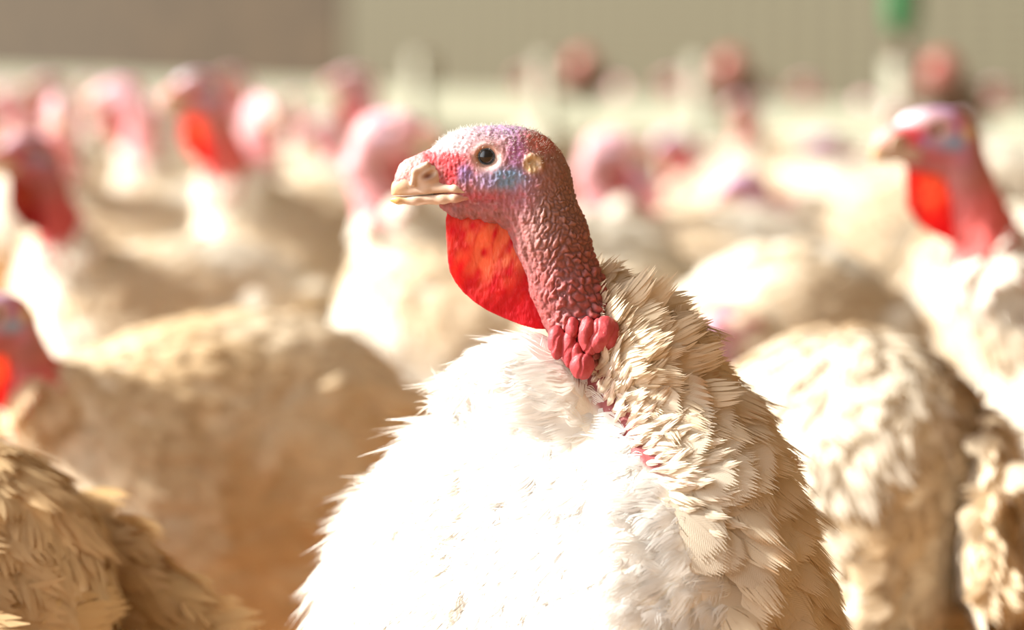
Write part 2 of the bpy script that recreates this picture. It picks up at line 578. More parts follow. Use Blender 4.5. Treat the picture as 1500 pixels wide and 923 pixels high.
def lower_beak(X, Y, Z):
    A = np.abs(Y)
    d = chain(X, A, Z, [(695, 28.5, 288, 3.2), (668, 25, 288, 5.5), (650, 18, 289, 7), (610, 7, 291, 7), (584, 1, 292.5, 5.0), (574, 0, 293, 2.4)], 10)
    d = smin(d, cone(X, Y, Z, (655, 0, 289), (600, 0, 291), 12, 7), 8)
    cut = (288.0 - 6.0 * np.clip((X - 600) / 60, 0, 1) + 3.5 * np.clip((X - 665) / 30, 0, 1)) - Z
    return smax(d, cut, 2)


def beak_colour(V, low):
    n = vnoise(V * np.array([.35, 1, 1.4]), 8)[:, None]
    c = s2l((206, 182, 164)) * (1 - n * .6) + s2l((192, 156, 124)) * n * .6
    tip = np.clip((602 - V[:, 0]) / 26, 0, 1)[:, None] * (1.0 if low else 0.5)
    c = c * (1 - tip) + s2l((206, 164, 92)) * tip
    b = np.clip((V[:, 0] - (660 if low else 684)) / (30 if low else 20), 0, 1)[:, None]
    c = c * (1 - b) + s2l((176, 104, 98)) * b
    if not low:
        top = np.clip((256 - V[:, 2] - 0.35 * (V[:, 0] - 600)) / 12, 0, 1)[:, None] * np.clip((V[:, 0] - 560) / 20, 0, 1)[:, None]
        top *= (np.abs(V[:, 1]) < 12)[:, None]
        c = c * (1 - .8 * top) + s2l((226, 128, 122)) * .8 * top
        nos = np.exp(-(((V[:, 0] - 627) / 9) ** 2 + ((V[:, 2] - 257) / 6) ** 2 + ((np.abs(V[:, 1]) - 25) / 6) ** 2))[:, None]
        c = c * (1 - .9 * nos) + s2l((104, 52, 40)) * .9 * nos
    return c


# ------------------------------------------------------------------ shared small parts
def uv_sphere(r, seg=24, rings=16):
    V, F = [], []
    for i in range(rings + 1):
        a = math.pi * i / rings
        for j in range(seg):
            b = 2 * math.pi * j / seg
            V.append((r * math.sin(a) * math.cos(b), r * math.sin(a) * math.sin(b), r * math.cos(a)))
    for i in range(rings):
        for j in range(seg):
            F.append((i * seg + j, (i + 1) * seg + j, (i + 1) * seg + (j + 1) % seg, i * seg + (j + 1) % seg))
    return np.array(V), np.array(F)


def leg_mesh(side, hip, foot, k=1.0):
    """scaly shank with ankle, three front toes and one hind toe; bird looks along +x (metres)"""
    hx, hy, hz = hip; fx, fy, fz = foot
    pts = [(hx, hy, hz, .040), (hx - .02, hy, hz - .08, .026), (fx - .035, fy, .165, .0145), (fx - .01, fy, .06, .0105), (fx, fy, .02, .013)]
    toes = [((fx, fy, .016), (fx + .05, fy, .013), (fx + .085, fy, .006)),
            ((fx, fy, .016), (fx + .04, fy + .028, .013), (fx + .068, fy + .048, .006)),
            ((fx, fy, .016), (fx + .04, fy - .028, .013), (fx + .068, fy - .048, .006)),
            ((fx, fy, .016), (fx - .022, fy, .012), (fx - .038, fy, .006))]

    def f(X, Y, Z):
        d = chain(X, Y, Z, pts, .012)
        for a, b, c in toes:
            d = smin(d, chain(X, Y, Z, [a + (.0105,), b + (.0085,), c + (.004,)], .004), .006)
        return d
    V, Q = mesh_sdf(f, (min(hx, fx) - .09, fy - .085, -.004), (max(hx, fx) + .11, fy + .085, hz + .05), .004)
    V[:, 2] = np.maximum(V[:, 2], 0.0)
    return V, orient(V, Q)


# ------------------------------------------------------------------ the near turkey (picture units -> metres)
def m2w(V):
    V = np.asarray(V, float)
    return np.stack([(V[..., 0] - 750) * PXM, FOC + V[..., 1] * PXM, CAMZ - (V[..., 2] - HOR) * PXM], -1)


def pitch_noise(P, s):
    return vnoise(P, s)


def build_near_turkey():
    rng = np.random.default_rng(11)
    base = m2w([860, 90, 0]); base[2] = 0
    root = empty('turkey', base)
    tag(root, 'white turkey in front with a glowing red dewlap, warty neck and ruffled snowy plumage', 'turkey')

    def put(name, V, Q, mat, C=None, uv=None, parent=root, smooth=True, world=False):
        Wd = V if world else m2w(V)
        Q2 = Q
        if parent is root:
            Wd = Wd - np.array(base)
        if Q.shape[1] == 4 and uv is None:
            Q2 = orient(Wd, Q)
        return mesh_obj(name, Wd, Q2, mat, parent, C, uv, smooth)

    # --- head and neck
    def hn(X, Y, Z):
        return smin(head_sdf(X, Y, Z), neck_top(X, Y, Z), 10)
    V, Q = mesh_sdf(hn, (560, -70, 165), (930, 70, 560), 1.45)
    Wp = V * np.array([1, 1, -1])
    Q = orient(Wp, Q)
    N = vnormals(Wp, Q) * np.array([1, 1, -1])
    # warts: cells growing from the nape down
    wart = np.clip((V[:, 2] - 226 + np.clip((V[:, 0] - 800), -60, 60) * .9) / 80, 0, 1) * np.clip((V[:, 0] - 748 - (V[:, 2] - 300) * .22) / 46, 0, 1)
    size = lambda P: np.interp(P[..., 2], [230, 300, 380, 450, 520], [6.0, 9.0, 14, 19, 23])
    sz = size(V)
    jit = np.stack([vnoise(V, 6), vnoise(V + 50, 6), vnoise(V + 99, 6)], 1) * 7 - 3.5
    idxw = np.nonzero(wart > 0.01)[0]

    def cells(ax, k_len, seed):
        """swollen cells stretched along ax"""
        rg = np.random.default_rng(seed)
        ax = np.array(ax) / np.linalg.norm(ax)
        SV = V + (1 / k_len - 1) * (V @ ax)[..., None] * ax
        seeds = []; grid = {}
        for i in rg.permutation(idxw).tolist():
            s_ = sz[i] * rg.uniform(.5, .95); p = SV[i]
            c = tuple(np.floor(p / 24).astype(int))
            ok = True
            for a in (-1, 0, 1):
                for b in (-1, 0, 1):
                    for d_ in (-1, 0, 1):
                        for q in grid.get((c[0] + a, c[1] + b, c[2] + d_), ()):
                            if (q[0] - p[0]) ** 2 + (q[1] - p[1]) ** 2 + (q[2] - p[2]) ** 2 < s_ * s_:
                                ok = False; break
                        if not ok: break
                    if not ok: break
                if not ok: break
            if ok:
                grid.setdefault(c, []).append(p); seeds.append(i)
        kd = kdtree.KDTree(len(seeds))
        for j, i in enumerate(seeds):
            kd.insert(SV[i], j)
        kd.balance()
        hg = rg.uniform(0.35, 1.35, len(seeds))
        dsp = np.zeros(len(V)); crv = np.zeros(len(V)); cr = np.ones(len(V))
        for i in idxw.tolist():
            r = kd.find_n(SV[i] + jit[i], 2)
            e = (r[1][2] - r[0][2]) / sz[i]
            k = min(1, max(0, e / 0.75))
            k = k * (2 - k)
            dsp[i] = k * sz[i] * .40 * hg[r[0][1]]
            crv[i] = 1 - k
            cr[i] = hg[r[0][1]]
        return dsp, crv, cr
    d1, c1, r1 = cells((-.42, 0, .9), 3.0, 1)      # folds running down the front of the neck
    d2, c2, r2 = cells((.85, 0, .45), 1.5, 2)      # knobs over the nape
    nape = np.clip((V[:, 0] - (806 + (V[:, 2] - 300) * .22)) / 16 + .5 + (vnoise(V, 16) - .5) * 2, 0, 1)
    disp = (d1 * (1 - nape) + d2 * nape) * wart
    crev = c1 * (1 - nape) + c2 * nape
    cellr = r1 * (1 - nape) + r2 * nape
    # fine wrinkles elsewhere
    wr = (vnoise(V * np.array([1.5, 1, .55]), 5) - .5) * 2.0 + (vnoise(V, 2.8) - .5) * 1.6
    fold = np.sin((V[:, 0] * .92 - V[:, 2] * .36 + 9 * vnoise(V, 22)) / 2.6) * 1.6
    foldm = np.clip((V[:, 2] - 300) / 30, 0, 1) * np.clip(1 - wart * 1.4, 0, 1)
    eye = np.clip((np.hypot(V[:, 0] - 713, V[:, 2] - 228) - 20) / 12, 0, 1)
    V2 = V + N * (disp + wr * (1 - .6 * wart) * eye + fold * foldm)[:, None]
    C = head_colour(V[:, 0], V[:, 1], V[:, 2])
    mott = vnoise(V, 6)[:, None]; m2 = vnoise(V * np.array([1, 1, .5]) + 31, 3.2)[:, None]
    C = C * (0.72 + .52 * mott)
    C = C * .74
    red = np.clip((mott - .62) * 3.0, 0, 1) * .4
    C = C * (1 - red) + s2l((176, 62, 68)) * red
    pale = np.clip((m2 - .68) * 3, 0, 1) * .35 * (V[:, 2:3] < 300)
    C = C * (1 - pale) + s2l((206, 184, 194)) * pale
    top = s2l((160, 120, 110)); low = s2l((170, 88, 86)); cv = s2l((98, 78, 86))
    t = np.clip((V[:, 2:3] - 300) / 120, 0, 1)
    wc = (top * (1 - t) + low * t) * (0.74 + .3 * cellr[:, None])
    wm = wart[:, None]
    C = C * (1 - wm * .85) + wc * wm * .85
    cm = (crev ** 1.3)[:, None] * wm * .7  # mauve crevice skin, with the shade between warts painted in
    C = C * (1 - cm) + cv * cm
    # feathered neck base is hidden below the plumage
    k = np.clip((V[:, 2:3] - 470) / 20, 0, 1) * 0
    # --- trunk
    def body(X, Y, Z):
        Y = Y - .6 * np.clip(900 - X, 0, 500) * np.clip((Z - 470) / 160, 0, 1)     # the breast turns away to the left, the fold is nearest
        d = ell(X, Y, Z, (842, 70, 1010), (402, 330, 380))
        d = smin(d, ell(X, Y, Z, (738, 10, 792), (186, 175, 182)), 36)
        d = smin(d, ell(X, Y, Z, (985, 70, 790), (180, 210, 240)), 60)
        d = smin(d, ell(X, Y, Z, (776, 20, 616), (116, 115, 116)), 30)
        d = smin(d, chain(X, Y, Z, [(878, 28, 420, 24), (910, 32, 470, 58), (938, 36, 540, 92), (965, 46, 640, 130)], 20), 24)
        d = smin(d, chain(X, Y, Z, [(940, 300, 900, 180), (1050, 560, 880, 90), (1100, 700, 860, 40)], 60), 90)   # rump and tail root, away from the camera
        # fold between breast and shoulder
        return d
    Vb, Qb = mesh_sdf(body, (390, -310, 380), (1290, 860, 1440), 7.5)
    Qb = orient(Vb * np.array([1, 1, -1]), Qb)
    Nb = vnormals(Vb * np.array([1, 1, -1]), Qb) * np.array([1, 1, -1])
    cx = np.interp(Vb[:, 2], [520, 560, 640, 740, 860], [846, 868, 925, 1000, 1070])
    strip = np.clip(1 - np.abs(Vb[:, 0] - cx - 8) / 34, 0, 1) * np.clip((690 - Vb[:, 2]) / 40, 0, 1)
    strip = np.clip(strip * 2.2, 0, 1)[:, None]
    Cb = np.tile(s2l((236, 228, 214)), (len(Vb), 1)) * (1 - strip) + s2l((156, 84, 86)) * strip * (.6 + .7 * vnoise(Vb, 9)[:, None])
    Vb2 = Vb + Nb * (strip[:, 0] * (vnoise(Vb, 12) - .5) * 14)[:, None]
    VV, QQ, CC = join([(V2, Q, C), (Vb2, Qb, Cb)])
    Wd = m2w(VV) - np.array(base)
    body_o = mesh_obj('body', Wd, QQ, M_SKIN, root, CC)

    # --- dewlap, beak, caruncles, eyes
    V, Q = mesh_sdf(dewlap_sdf, (640, -16, 276), (845, 16, 492), 1.5)
    V[:, 1] += (vnoise(V, 6) - .5) * 1.6
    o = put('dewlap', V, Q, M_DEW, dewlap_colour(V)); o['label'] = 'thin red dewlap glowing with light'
    V, Q = mesh_sdf(upper_beak, (566, -38, 226), (706, 38, 300), 1.2)
    o = put('upper_beak', V, Q, M_BEAK, beak_colour(V, False)); o['label'] = 'cream horn upper beak'
    V, Q = mesh_sdf(lower_beak, (566, -36, 274), (704, 36, 306), 1.2)
    o = put('lower_beak', V, Q, M_BEAK, beak_colour(V, True))
    lobes = [[(815, -40, 497, 13, 14, 25), (834, -46, 506, 12, 13, 29)],
             [(851, -56, 530, 18, 15, 20), (843, -50, 512, 10, 12, 18)],
             [(884, -52, 482, 22, 18, 25), (874, -54, 494, 16, 16, 17)],
             [(859, -52, 484, 14, 14, 27), (862, -54, 500, 13, 12, 14)],
             [(838, -48, 476, 11, 10, 18)],
             [(822, 40, 500, 14, 14, 24), (850, 48, 516, 16, 14, 22)]]
    for lb in lobes:
        lo = [min(e[i] - e[3 + i] for e in lb) - 6 for i in range(3)]
        hi = [max(e[i] + e[3 + i] for e in lb) + 6 for i in range(3)]

        def f(X, Y, Z, lb=lb):
            d = None
            for e in lb:
                q = ell(X, Y, Z, e[:3], e[3:])
                d = q if d is None else smin(d, q, 2.0)
            return d
        V, Q = mesh_sdf(f, lo, hi, 1.3)
        cen = V.mean(0)
        g = np.sin((V[:, 0] * .9 + V[:, 2] * .35 + 10 * vnoise(V, 14)) / 3.6)
        V = V + (V - cen) / (np.linalg.norm(V - cen, axis=1, keepdims=True) + 1e-6) * ((vnoise(V, 12) - .5) * 4 - np.clip(g - .7, 0, 1) * 5)[:, None]
        n = vnoise(V, 7)[:, None]
        put('caruncle', V, Q, M_CAR, s2l((168, 56, 62)) * (1 - .5 * n) + s2l((190, 88, 90)) * .5 * n)
    sv, sf = uv_sphere(1.0, 32, 20)
    for sgn in (-1, 1):
        put('eye', sv * 15.5 + np.array([713, sgn * 25.5, 228]), sf, M_EYE)
        # grey iris ring
        seg = 40
        rv, rf = [], []
        for j in range(seg):
            a = 2 * math.pi * j / seg
            for rr in (10.2, 13.2):
                yy = math.sqrt(max(15.9 ** 2 - rr ** 2, 0))
                rv.append((713 + rr * math.cos(a), sgn * (25.5 + yy), 228 + rr * math.sin(a)))
            for rr in (10.2, 13.2):
                yy = math.sqrt(max(14.9 ** 2 - rr ** 2, 0))
                rv.append((713 + rr * math.cos(a), sgn * (25.5 + yy), 228 + rr * math.sin(a)))
        for j in range(seg):
            a, b = j * 4, ((j + 1) % seg) * 4
            rf += [(a, a + 1, b + 1, b), (a + 2, b + 2, b + 3, a + 3), (a, b, b + 2, a + 2), (a + 1, a + 3, b + 3, b + 1)]
        put('iris', np.array(rv), np.array(rf), M_IRIS)

    # --- bristles: short white hairs on crown, nape and throat
    idx = np.nonzero(((VV[:, 2] < 262) & (VV[:, 0] > 632) & (VV[:, 0] < 850)) & (np.arange(len(VV)) < len(V2)))[0]
    wgt = np.clip((250 - VV[idx, 2]) / 60, 0.02, 1) ** 2
    pick = rng.choice(idx, 1500, p=wgt / wgt.sum())
    Pn = VV[pick]; Nn = N[pick]
    hv, hq = [], []
    Ls = rng.uniform(3, 8, len(pick)); dirs = Nn + rng.normal(0, .35, Nn.shape) + np.array([.25, 0, 0])
    dirs /= np.linalg.norm(dirs, axis=1, keepdims=True)
    for k in range(len(pick)):
        p = Pn[k]; d = dirs[k]; s = np.cross(d, (0, 1, 0.01)); s /= np.linalg.norm(s) + 1e-6
        t_ = np.cross(d, s)
        b = len(hv)
        for q in (s, -.5 * s + .87 * t_, -.5 * s - .87 * t_):
            hv.append(p + q * .38)
        hv.append(p + d * Ls[k])
        hq += [(b, b + 1, b + 3), (b + 1, b + 2, b + 3), (b + 2, b, b + 3)]
    Wd = m2w(np.array(hv)) - np.array(base)
    o = mesh_obj('bristles', Wd, hq, M_HAIR, root); o['label'] = 'fine white hairs on the crown'; o['kind'] = 'stuff'

    # --- plumage
    chunks = []
    Nw = Nb

    def crease(z):
        return np.interp(z, [480, 520, 560, 640, 740, 860, 1000], [830, 850, 872, 930, 1000, 1068, 1110])

    def add(keep, rad, ncand, L, W, lift, curl, flow, K=12, R=6, fringe=.22, cup=.12, tint=(226, 220, 208), dirt=.02, split=.62, off=0.0, point=0.0, wavy=.03, jit=.22):
        P, Nn = scatter(Vb, Qb, Nw, keep, rad, ncand, rng)
        n = len(P); pass
        if n == 0: return
        F = flow(P)
        F = F + rng.normal(0, jit, F.shape)
        Ls = L * rng.uniform(.75, 1.2, n); Ws = W * rng.uniform(.75, 1.2, n)
        c = np.tile(s2l(tint), (n, 1)) * rng.uniform(.92, 1.04, (n, 1))
        dn = vnoise(P, 38)
        dm = (rng.random(n) < dirt * np.clip((dn - .45) * 8, 0, 3)) * rng.uniform(.3, .9, n)
        Fw = F.copy()
        v, q, cc, uv = feathers(P - Nn * off, Nn, Fw, Ls, Ws, lift + rng.normal(0, .10, n), curl, c, rng, K, R, fringe, cup, split, point, wavy, dm)
        chunks.append((v, q, cc, uv))

    rightness = lambda P: P[:, 0] - crease(P[:, 2])
    lowz = lambda P: P[:, 2] < 1010

    def flow_left(P):
        f = np.zeros_like(P)
        k = np.clip((P[:, 2] - 600) / 300, 0, 1)
        f[:, 0] = -0.95 + .25 * k
        f[:, 2] = 0.12 + 0.75 * k
        f[:, 1] = 0.15
        return f

    def flow_right(P):
        f = np.zeros_like(P)
        f[:, 0] = 0.80 - 0.2 * np.clip((P[:, 2] - 600) / 300, 0, 1)
        f[:, 2] = 0.35 + 0.55 * np.clip((P[:, 2] - 520) / 250, 0, 1)
        f[:, 1] = 0.25
        return f

    def flow_neck(P):
        f = np.zeros_like(P)
        f[:, 0] = 0.75; f[:, 2] = np.clip((P[:, 2] - 560) / 160, -.45, .5); f[:, 1] = -.05
        return f
    # lower, out of frame parts
    add(lambda P: P[:, 2] >= 1000, 44, 7000, 95, 62, .18, .2, lambda P: np.where(rightness(P)[:, None] < 0, flow_left(P), flow_right(P)), K=6, R=4, dirt=.05)
    # breast down: under layer broad, then ragged tufts
    lk = lambda P: (rightness(P) < np.where(P[:, 2] > 690, 16, 0)) & lowz(P)
    add(lk, 19, 20000, 70, 52, .18, .12, flow_left, K=12, fringe=.30, split=.6, cup=.06, tint=(246, 244, 240), dirt=.02)
    add(lk, 17, 20000, 44, 26, .40, .22, flow_left, K=8, fringe=.5, split=.35, cup=.06, tint=(246, 245, 242), dirt=.05, jit=.4)
    tuft = lambda P: lk(P) & (P[:, 0] < 700) & (vnoise(P, 60) > .5)
    add(tuft, 14, 9000, 92, 28, .42, .10, flow_left, K=8, fringe=.55, split=.3, tint=(244, 240, 232), dirt=.12, jit=.3)
    # shoulder and back: broad rounded feathers in overlapping rows
    rk = lambda P: (rightness(P) > np.where(P[:, 2] > 690, -34, 40)) & lowz(P) & (P[:, 2] > 555)
    add(rk, 30, 14000, 100, 92, .10, .10, flow_right, K=18, R=8, fringe=.09, split=.86, wavy=.006, cup=.05, tint=(234, 222, 202), dirt=.03, jit=.10)  # creamier tint than the breast, warm shade of this side painted in
    add(lambda P: rk(P) & (rightness(P) > 50) & (P[:, 2] > 600), 46, 6000, 92, 84, .20, .10, flow_right, K=18, R=8, fringe=.11, split=.84, wavy=.006, cup=.06, tint=(238, 228, 210), dirt=.02, jit=.16)
    add(lambda P: rk(P) & (rightness(P) > 90), 70, 3500, 84, 74, .36, .16, flow_right, K=18, R=8, fringe=.14, split=.8, wavy=.006, cup=.08, tint=(240, 230, 212), dirt=.1, jit=.3)
    edge = lambda P: rk(P) & (P[:, 0] > 1040) & (vnoise(P, 50) > .55)
    add(edge, 34, 3000, 92, 60, .42, .05, flow_right, K=14, R=7, fringe=.2, split=.75, wavy=.01, cup=.08, tint=(232, 216, 190), dirt=.25, jit=.25)
    # mane of the nape: dense fine feathers sweeping back
    nk = lambda P: (rightness(P) > 34) & (P[:, 2] <= 610)
    add(nk, 12, 20000, 46, 22, .30, .10, flow_neck, K=8, R=6, fringe=.26, split=.7, cup=.10, tint=(228, 212, 188), dirt=.04)  # cream tint holds the warm shade on the nape
    add(lambda P: nk(P) & (P[:, 2] > 450), 19, 9000, 74, 44, .22, .06, flow_neck, K=12, R=7, fringe=.22, split=.78, cup=.08, tint=(230, 214, 188), dirt=.03, jit=.14)
    # small upright blades between crease and shoulder, pink skin showing between them
    ck = lambda P: (rightness(P) > -7) & (rightness(P) < 92) & (P[:, 2] > 505) & (P[:, 2] < 740)
    flow_up = lambda P: np.stack([np.full(len(P), .80), np.zeros(len(P)), np.full(len(P), -.50) + np.clip((P[:, 2] - 600) / 160, 0, .9)], 1)
    add(ck, 11, 14000, 48, 19, .55, .30, flow_up, K=5, R=6, fringe=.08, split=.7, cup=.22, point=.25, wavy=.01, tint=(240, 228, 208), dirt=.02, jit=.16)
    add(lambda P: (np.abs(rightness(P) - 12) < 26) & (P[:, 2] > 530) & (P[:, 2] < 690), 12, 6000, 40, 11, .7, .4, flow_up, K=4, R=6, fringe=.08, split=.6, point=.3, wavy=.01, cup=.3, tint=(240, 222, 206), dirt=.1, jit=.25)
    off_ = 0; Vs = []; Qs = []; Cs = []; Us = []
    for v, q, c, u in chunks:
        Vs.append(v); Qs.append(q + off_); Cs.append(c); Us.append(u); off_ += len(v)
    Vp = m2w(np.concatenate(Vs)) - np.array(base)
    o = mesh_obj('plumage', Vp, np.concatenate(Qs), M_FEATHER, root, np.concatenate(Cs), np.concatenate(Us))
    o['label'] = 'ruffled white feathers'
    print('near turkey plumage verts', len(Vp))

    # --- legs (under the belly, below the frame)
    for s in (-1, 1):
        V, Q = leg_mesh(s, (0.02, s * .075, .26), (0.0, s * .08, 0))
        hd = math.radians(215)
        c_, s_ = math.cos(hd), math.sin(hd)
        Wd = np.stack([V[:, 0] * c_ - V[:, 1] * s_, V[:, 0] * s_ + V[:, 1] * c_, V[:, 2]], 1)
        mesh_obj('leg', Wd, Q, M_LEG, root)
    return root


# ------------------------------------------------------------------ the other turkeys: one builder, several postures, copied
HS = 0.000504


def rot(yaw, pitch):
    """bird's head frame: columns = forward, left, up"""
    cy, sy, cp, sp = math.cos(yaw), math.sin(yaw), math.cos(pitch), math.sin(pitch)
    f = np.array([cy * cp, sy * cp, sp]); l = np.array([-sy, cy, 0]); u = np.cross(f, l)
    return np.stack([f, l, u], 1)


def build_pose(head_at, yaw, pitch, neck, tail_up=0.12, tint=(236, 230, 216), seed=1, skin_shift=(1, 1, 1), lean=0.0, pale=0.0, dew_k=1.0):
    """head_at: eye position (m) with the bird looking along +x; neck: mid points (x,y,z,r)"""
    rng = np.random.default_rng(seed)
    root = empty('turkey')
    R = rot(yaw, pitch); h0 = np.array(head_at)

    def to_head(X, Y, Z):
        dx, dy, dz = (X - h0[0]) / HS, (Y - h0[1]) / HS, (Z - h0[2]) / HS
        u = dx * R[0, 0] + dy * R[1, 0] + dz * R[2, 0]
        l = dx * R[0, 1] + dy * R[1, 1] + dz * R[2, 1]
        w_ = dx * R[0, 2] + dy * R[1, 2] + dz * R[2, 2]
        return 713 - u, l, 228 - w_

    def from_head(V):
        return h0 + ((713 - V[:, :1]) * R[:, 0] + V[:, 1:2] * R[:, 1] + (228 - V[:, 2:3]) * R[:, 2]) * HS
    a = from_head(np.array([[782, 0, 275.]]))[0]; b = from_head(np.array([[806, 0, 345.]]))[0]
    nk = [tuple(a) + (.025,), tuple(b) + (.0255,)] + [tuple(q) for q in neck]

    def f_neck(X, Y, Z):
        hx, hy, hz = to_head(X, Y, Z)
        return smin(head_sdf(hx, hy, hz, True) * HS, chain(X, Y, Z, nk, .01), .008)

    def f_body(X, Y, Z):
        d = ell(X, Y, Z, (-.03, 0, .385), (.25, .178, .215))
        d = smin(d, ell(X, Y, Z, (.11, 0, .385 + lean), (.165, .160, .20)), .05)
        d = smin(d, ell(X, Y, Z, (-.06, 0, .49), (.20, .14, .11)), .06)
        d = smin(d, chain(X, Y, Z, nk[-2:], .01), .05)
        d = smin(d, chain(X, Y, Z, [(-.16, 0, .40, .10), (-.32, 0, .38 + tail_up * .3, .05), (-.36, 0, .38 + tail_up * .4, .03)], .03), .05)
        return d
    lo = np.minimum(h0, np.array([p[:3] for p in nk]).min(0)) - .09
    hi = np.maximum(h0, np.array([p[:3] for p in nk]).max(0)) + .09
    V, Q = mesh_sdf(f_neck, lo, hi, .0028)
    Q = orient(V, Q)
    hx, hy, hz = to_head(V[:, 0], V[:, 1], V[:, 2])
    C = head_colour(hx, hy, hz)
    depth = np.clip((hz - 330) / 60, 0, 1)[:, None]
    near_h = np.linalg.norm(V - h0, axis=1)
    nn = vnoise(V, .009)
    N = vnormals(V, Q)
    redn = np.clip((near_h - .06) / .05, 0, 1)[:, None]
    C = C * (1 - redn) + s2l((206, 96, 92)) * redn
    C = C * (.85 + .3 * nn[:, None]) * np.array(skin_shift)
    C = C * (1 - pale) + s2l((204, 160, 166)) * pale
    V = V + N * (nn - .5)[:, None] * .007 * redn
    Vb, Qb = mesh_sdf(f_body, (-.42, -.24, .14), (.34, .24, .70), .009)
    Qb = orient(Vb, Qb)
    Nb = vnormals(Vb, Qb)
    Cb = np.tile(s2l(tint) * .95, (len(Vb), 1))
    VV, QQ, CC = join([(V, Q, C), (Vb, Qb, Cb)])
    mesh_obj('body', VV, QQ, M_BARE, root, CC)
    # parts of the head
    Vd, Qd = mesh_sdf(dewlap_sdf, (640, -16, 276), (845, 16, 492), 3)
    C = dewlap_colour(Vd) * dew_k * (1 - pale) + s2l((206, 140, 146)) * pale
    W = from_head(Vd)
    mesh_obj('dewlap', W, orient(W, Qd), M_DEW, root, C)
    for nm, fn, lw in (('upper_beak', upper_beak, False), ('lower_beak', lower_beak, True)):
        Vd, Qd = mesh_sdf(fn, (566, -36, 226), (704, 36, 306), 3)
        W = from_head(Vd)
        mesh_obj(nm, W, orient(W, Qd), M_BEAK, root, beak_colour(Vd, lw))
    sv, sf = uv_sphere(15.5, 14, 10)
    for s in (-1, 1):
        W = from_head(sv + np.array([713, s * 25.5, 228]))
        mesh_obj('eye', W, orient(W, sf), M_EYE, root)
    # plumage
    fl = lambda P: np.stack([np.full(len(P), -1.0), .25 * np.sign(P[:, 1]) * 1.0, np.where(P[:, 0] > .12, -.75, -.15)], 1)
    parts = []

    def add(VV, QQ, NN, keep, rad, nc, L, W, lift, curl, K=5, fringe=.3, split=.5, flow=fl, tint=tint):
        P, Nn = scatter(VV, QQ, NN, keep, rad, nc, rng)
        n = len(P)
        if not n: return None
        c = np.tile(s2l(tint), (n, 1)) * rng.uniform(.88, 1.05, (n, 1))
        dn = vnoise(P, .09)[:, None]
        dm = np.clip((dn - .55) * 2.2, 0, .5) + (P[:, 2:3] < .30) * .18
        c = c * (1 - dm) + s2l((204, 168, 112)) * dm
        return feathers(P, Nn, flow(P) + rng.normal(0, .2, P.shape), L * rng.uniform(.8, 1.2, n), W * rng.uniform(.8, 1.2, n), lift, curl, c, rng, K, 5, fringe, .15, split)

    def cat(lst):
        lst = [q for q in lst if q is not None]
        o_ = 0; a_, b_, c_, d_ = [], [], [], []
        for v, q, c, u in lst:
            a_.append(v); b_.append(q + o_); c_.append(c); d_.append(u); o_ += len(v)
        return np.concatenate(a_), np.concatenate(b_), np.concatenate(c_), np.concatenate(d_)
    v, q, c, u = cat([add(Vb, Qb, Nb, lambda P: P[:, 2] < .9, .020, 9000, .060, .044, .20, .14, K=6, fringe=.2, split=.7),
                      add(Vb, Qb, Nb, lambda P: P[:, 0] > .04, .022, 6000, .036, .022, .4, .2)])
    # short ruff climbing the lower neck
    nb = nk[-2:]
    v2 = add(V, Q, N, lambda P: near_far(P, h0, .145), .011, 3000, .026, .014, .5, .2, K=4, flow=lambda P: np.stack([np.full(len(P), -.5), np.zeros(len(P)), np.full(len(P), -.9)], 1))
    if v2 is not None:
        v, q, c, u = cat([(v, q, c, u), v2])
    mesh_obj('plumage', v, q, M_FEATHER, root, c, u)
    # wings folded along the flanks
    for s in (-1, 1):
        def fw(X, Y, Z, s=s):
            d = ell(X, Y, Z, (-.085, s * .147, .44), (.17, .030, .10))
            return smin(d, ell(X, Y, Z, (-.20, s * .135, .40), (.12, .022, .05)), .03)
        Vw, Qw = mesh_sdf(fw, (-.36, s * .16 - .07, .31), (.15, s * .16 + .07, .56), .009)
        Qw = orient(Vw, Qw); Nw = vnormals(Vw, Qw)
        g = add(Vw, Qw, Nw, lambda P: np.ones(len(P), bool), .022, 4000, .080, .052, .12, .10, K=6, fringe=.14, split=.75, flow=lambda P: np.stack([np.full(len(P), -1.0), np.zeros(len(P)), np.full(len(P), -.25)], 1))
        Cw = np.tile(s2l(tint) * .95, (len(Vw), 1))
        v, q, c, u = cat([(Vw, Qw, Cw, np.full((len(Vw), 2), .5)), g])
        mesh_obj('wing', v, q, M_FEATHER, root, c, u)
    # tail: closed fan of long feathers
    nT = 14
    ang = np.linspace(-.5, .5, nT)
    P = np.stack([np.full(nT, -.33), ang * .08, .40 + tail_up * .35 - np.abs(ang) * .03], 1)
    Nn = np.tile([0.25, 0, 1.0], (nT, 1)) + np.stack([0 * ang, ang * .8, 0 * ang], 1)
    Nn /= np.linalg.norm(Nn, axis=1, keepdims=True)
    F = np.stack([-np.cos(ang * .9), np.sin(ang * .9), np.full(nT, tail_up - .25)], 1)
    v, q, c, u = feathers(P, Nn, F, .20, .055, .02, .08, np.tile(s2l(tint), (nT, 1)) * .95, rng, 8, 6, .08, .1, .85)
    mesh_obj('tail', v, q, M_FEATHER, root, c, u)
    for s in (-1, 1):
        V, Q = leg_mesh(s, (0.03, s * .075, .27), (0.02, s * .08, 0))
        mesh_obj('leg', V, Q, M_LEG, root)
    return root


def near_far(P, h0, r):
    return np.linalg.norm(P - h0, axis=1) > r


def copy_tree(root):
    c = root.copy(); COL.objects.link(c)
    for ch in list(root.children):
        d = ch.copy(); COL.objects.link(d); d.parent = c
    return c


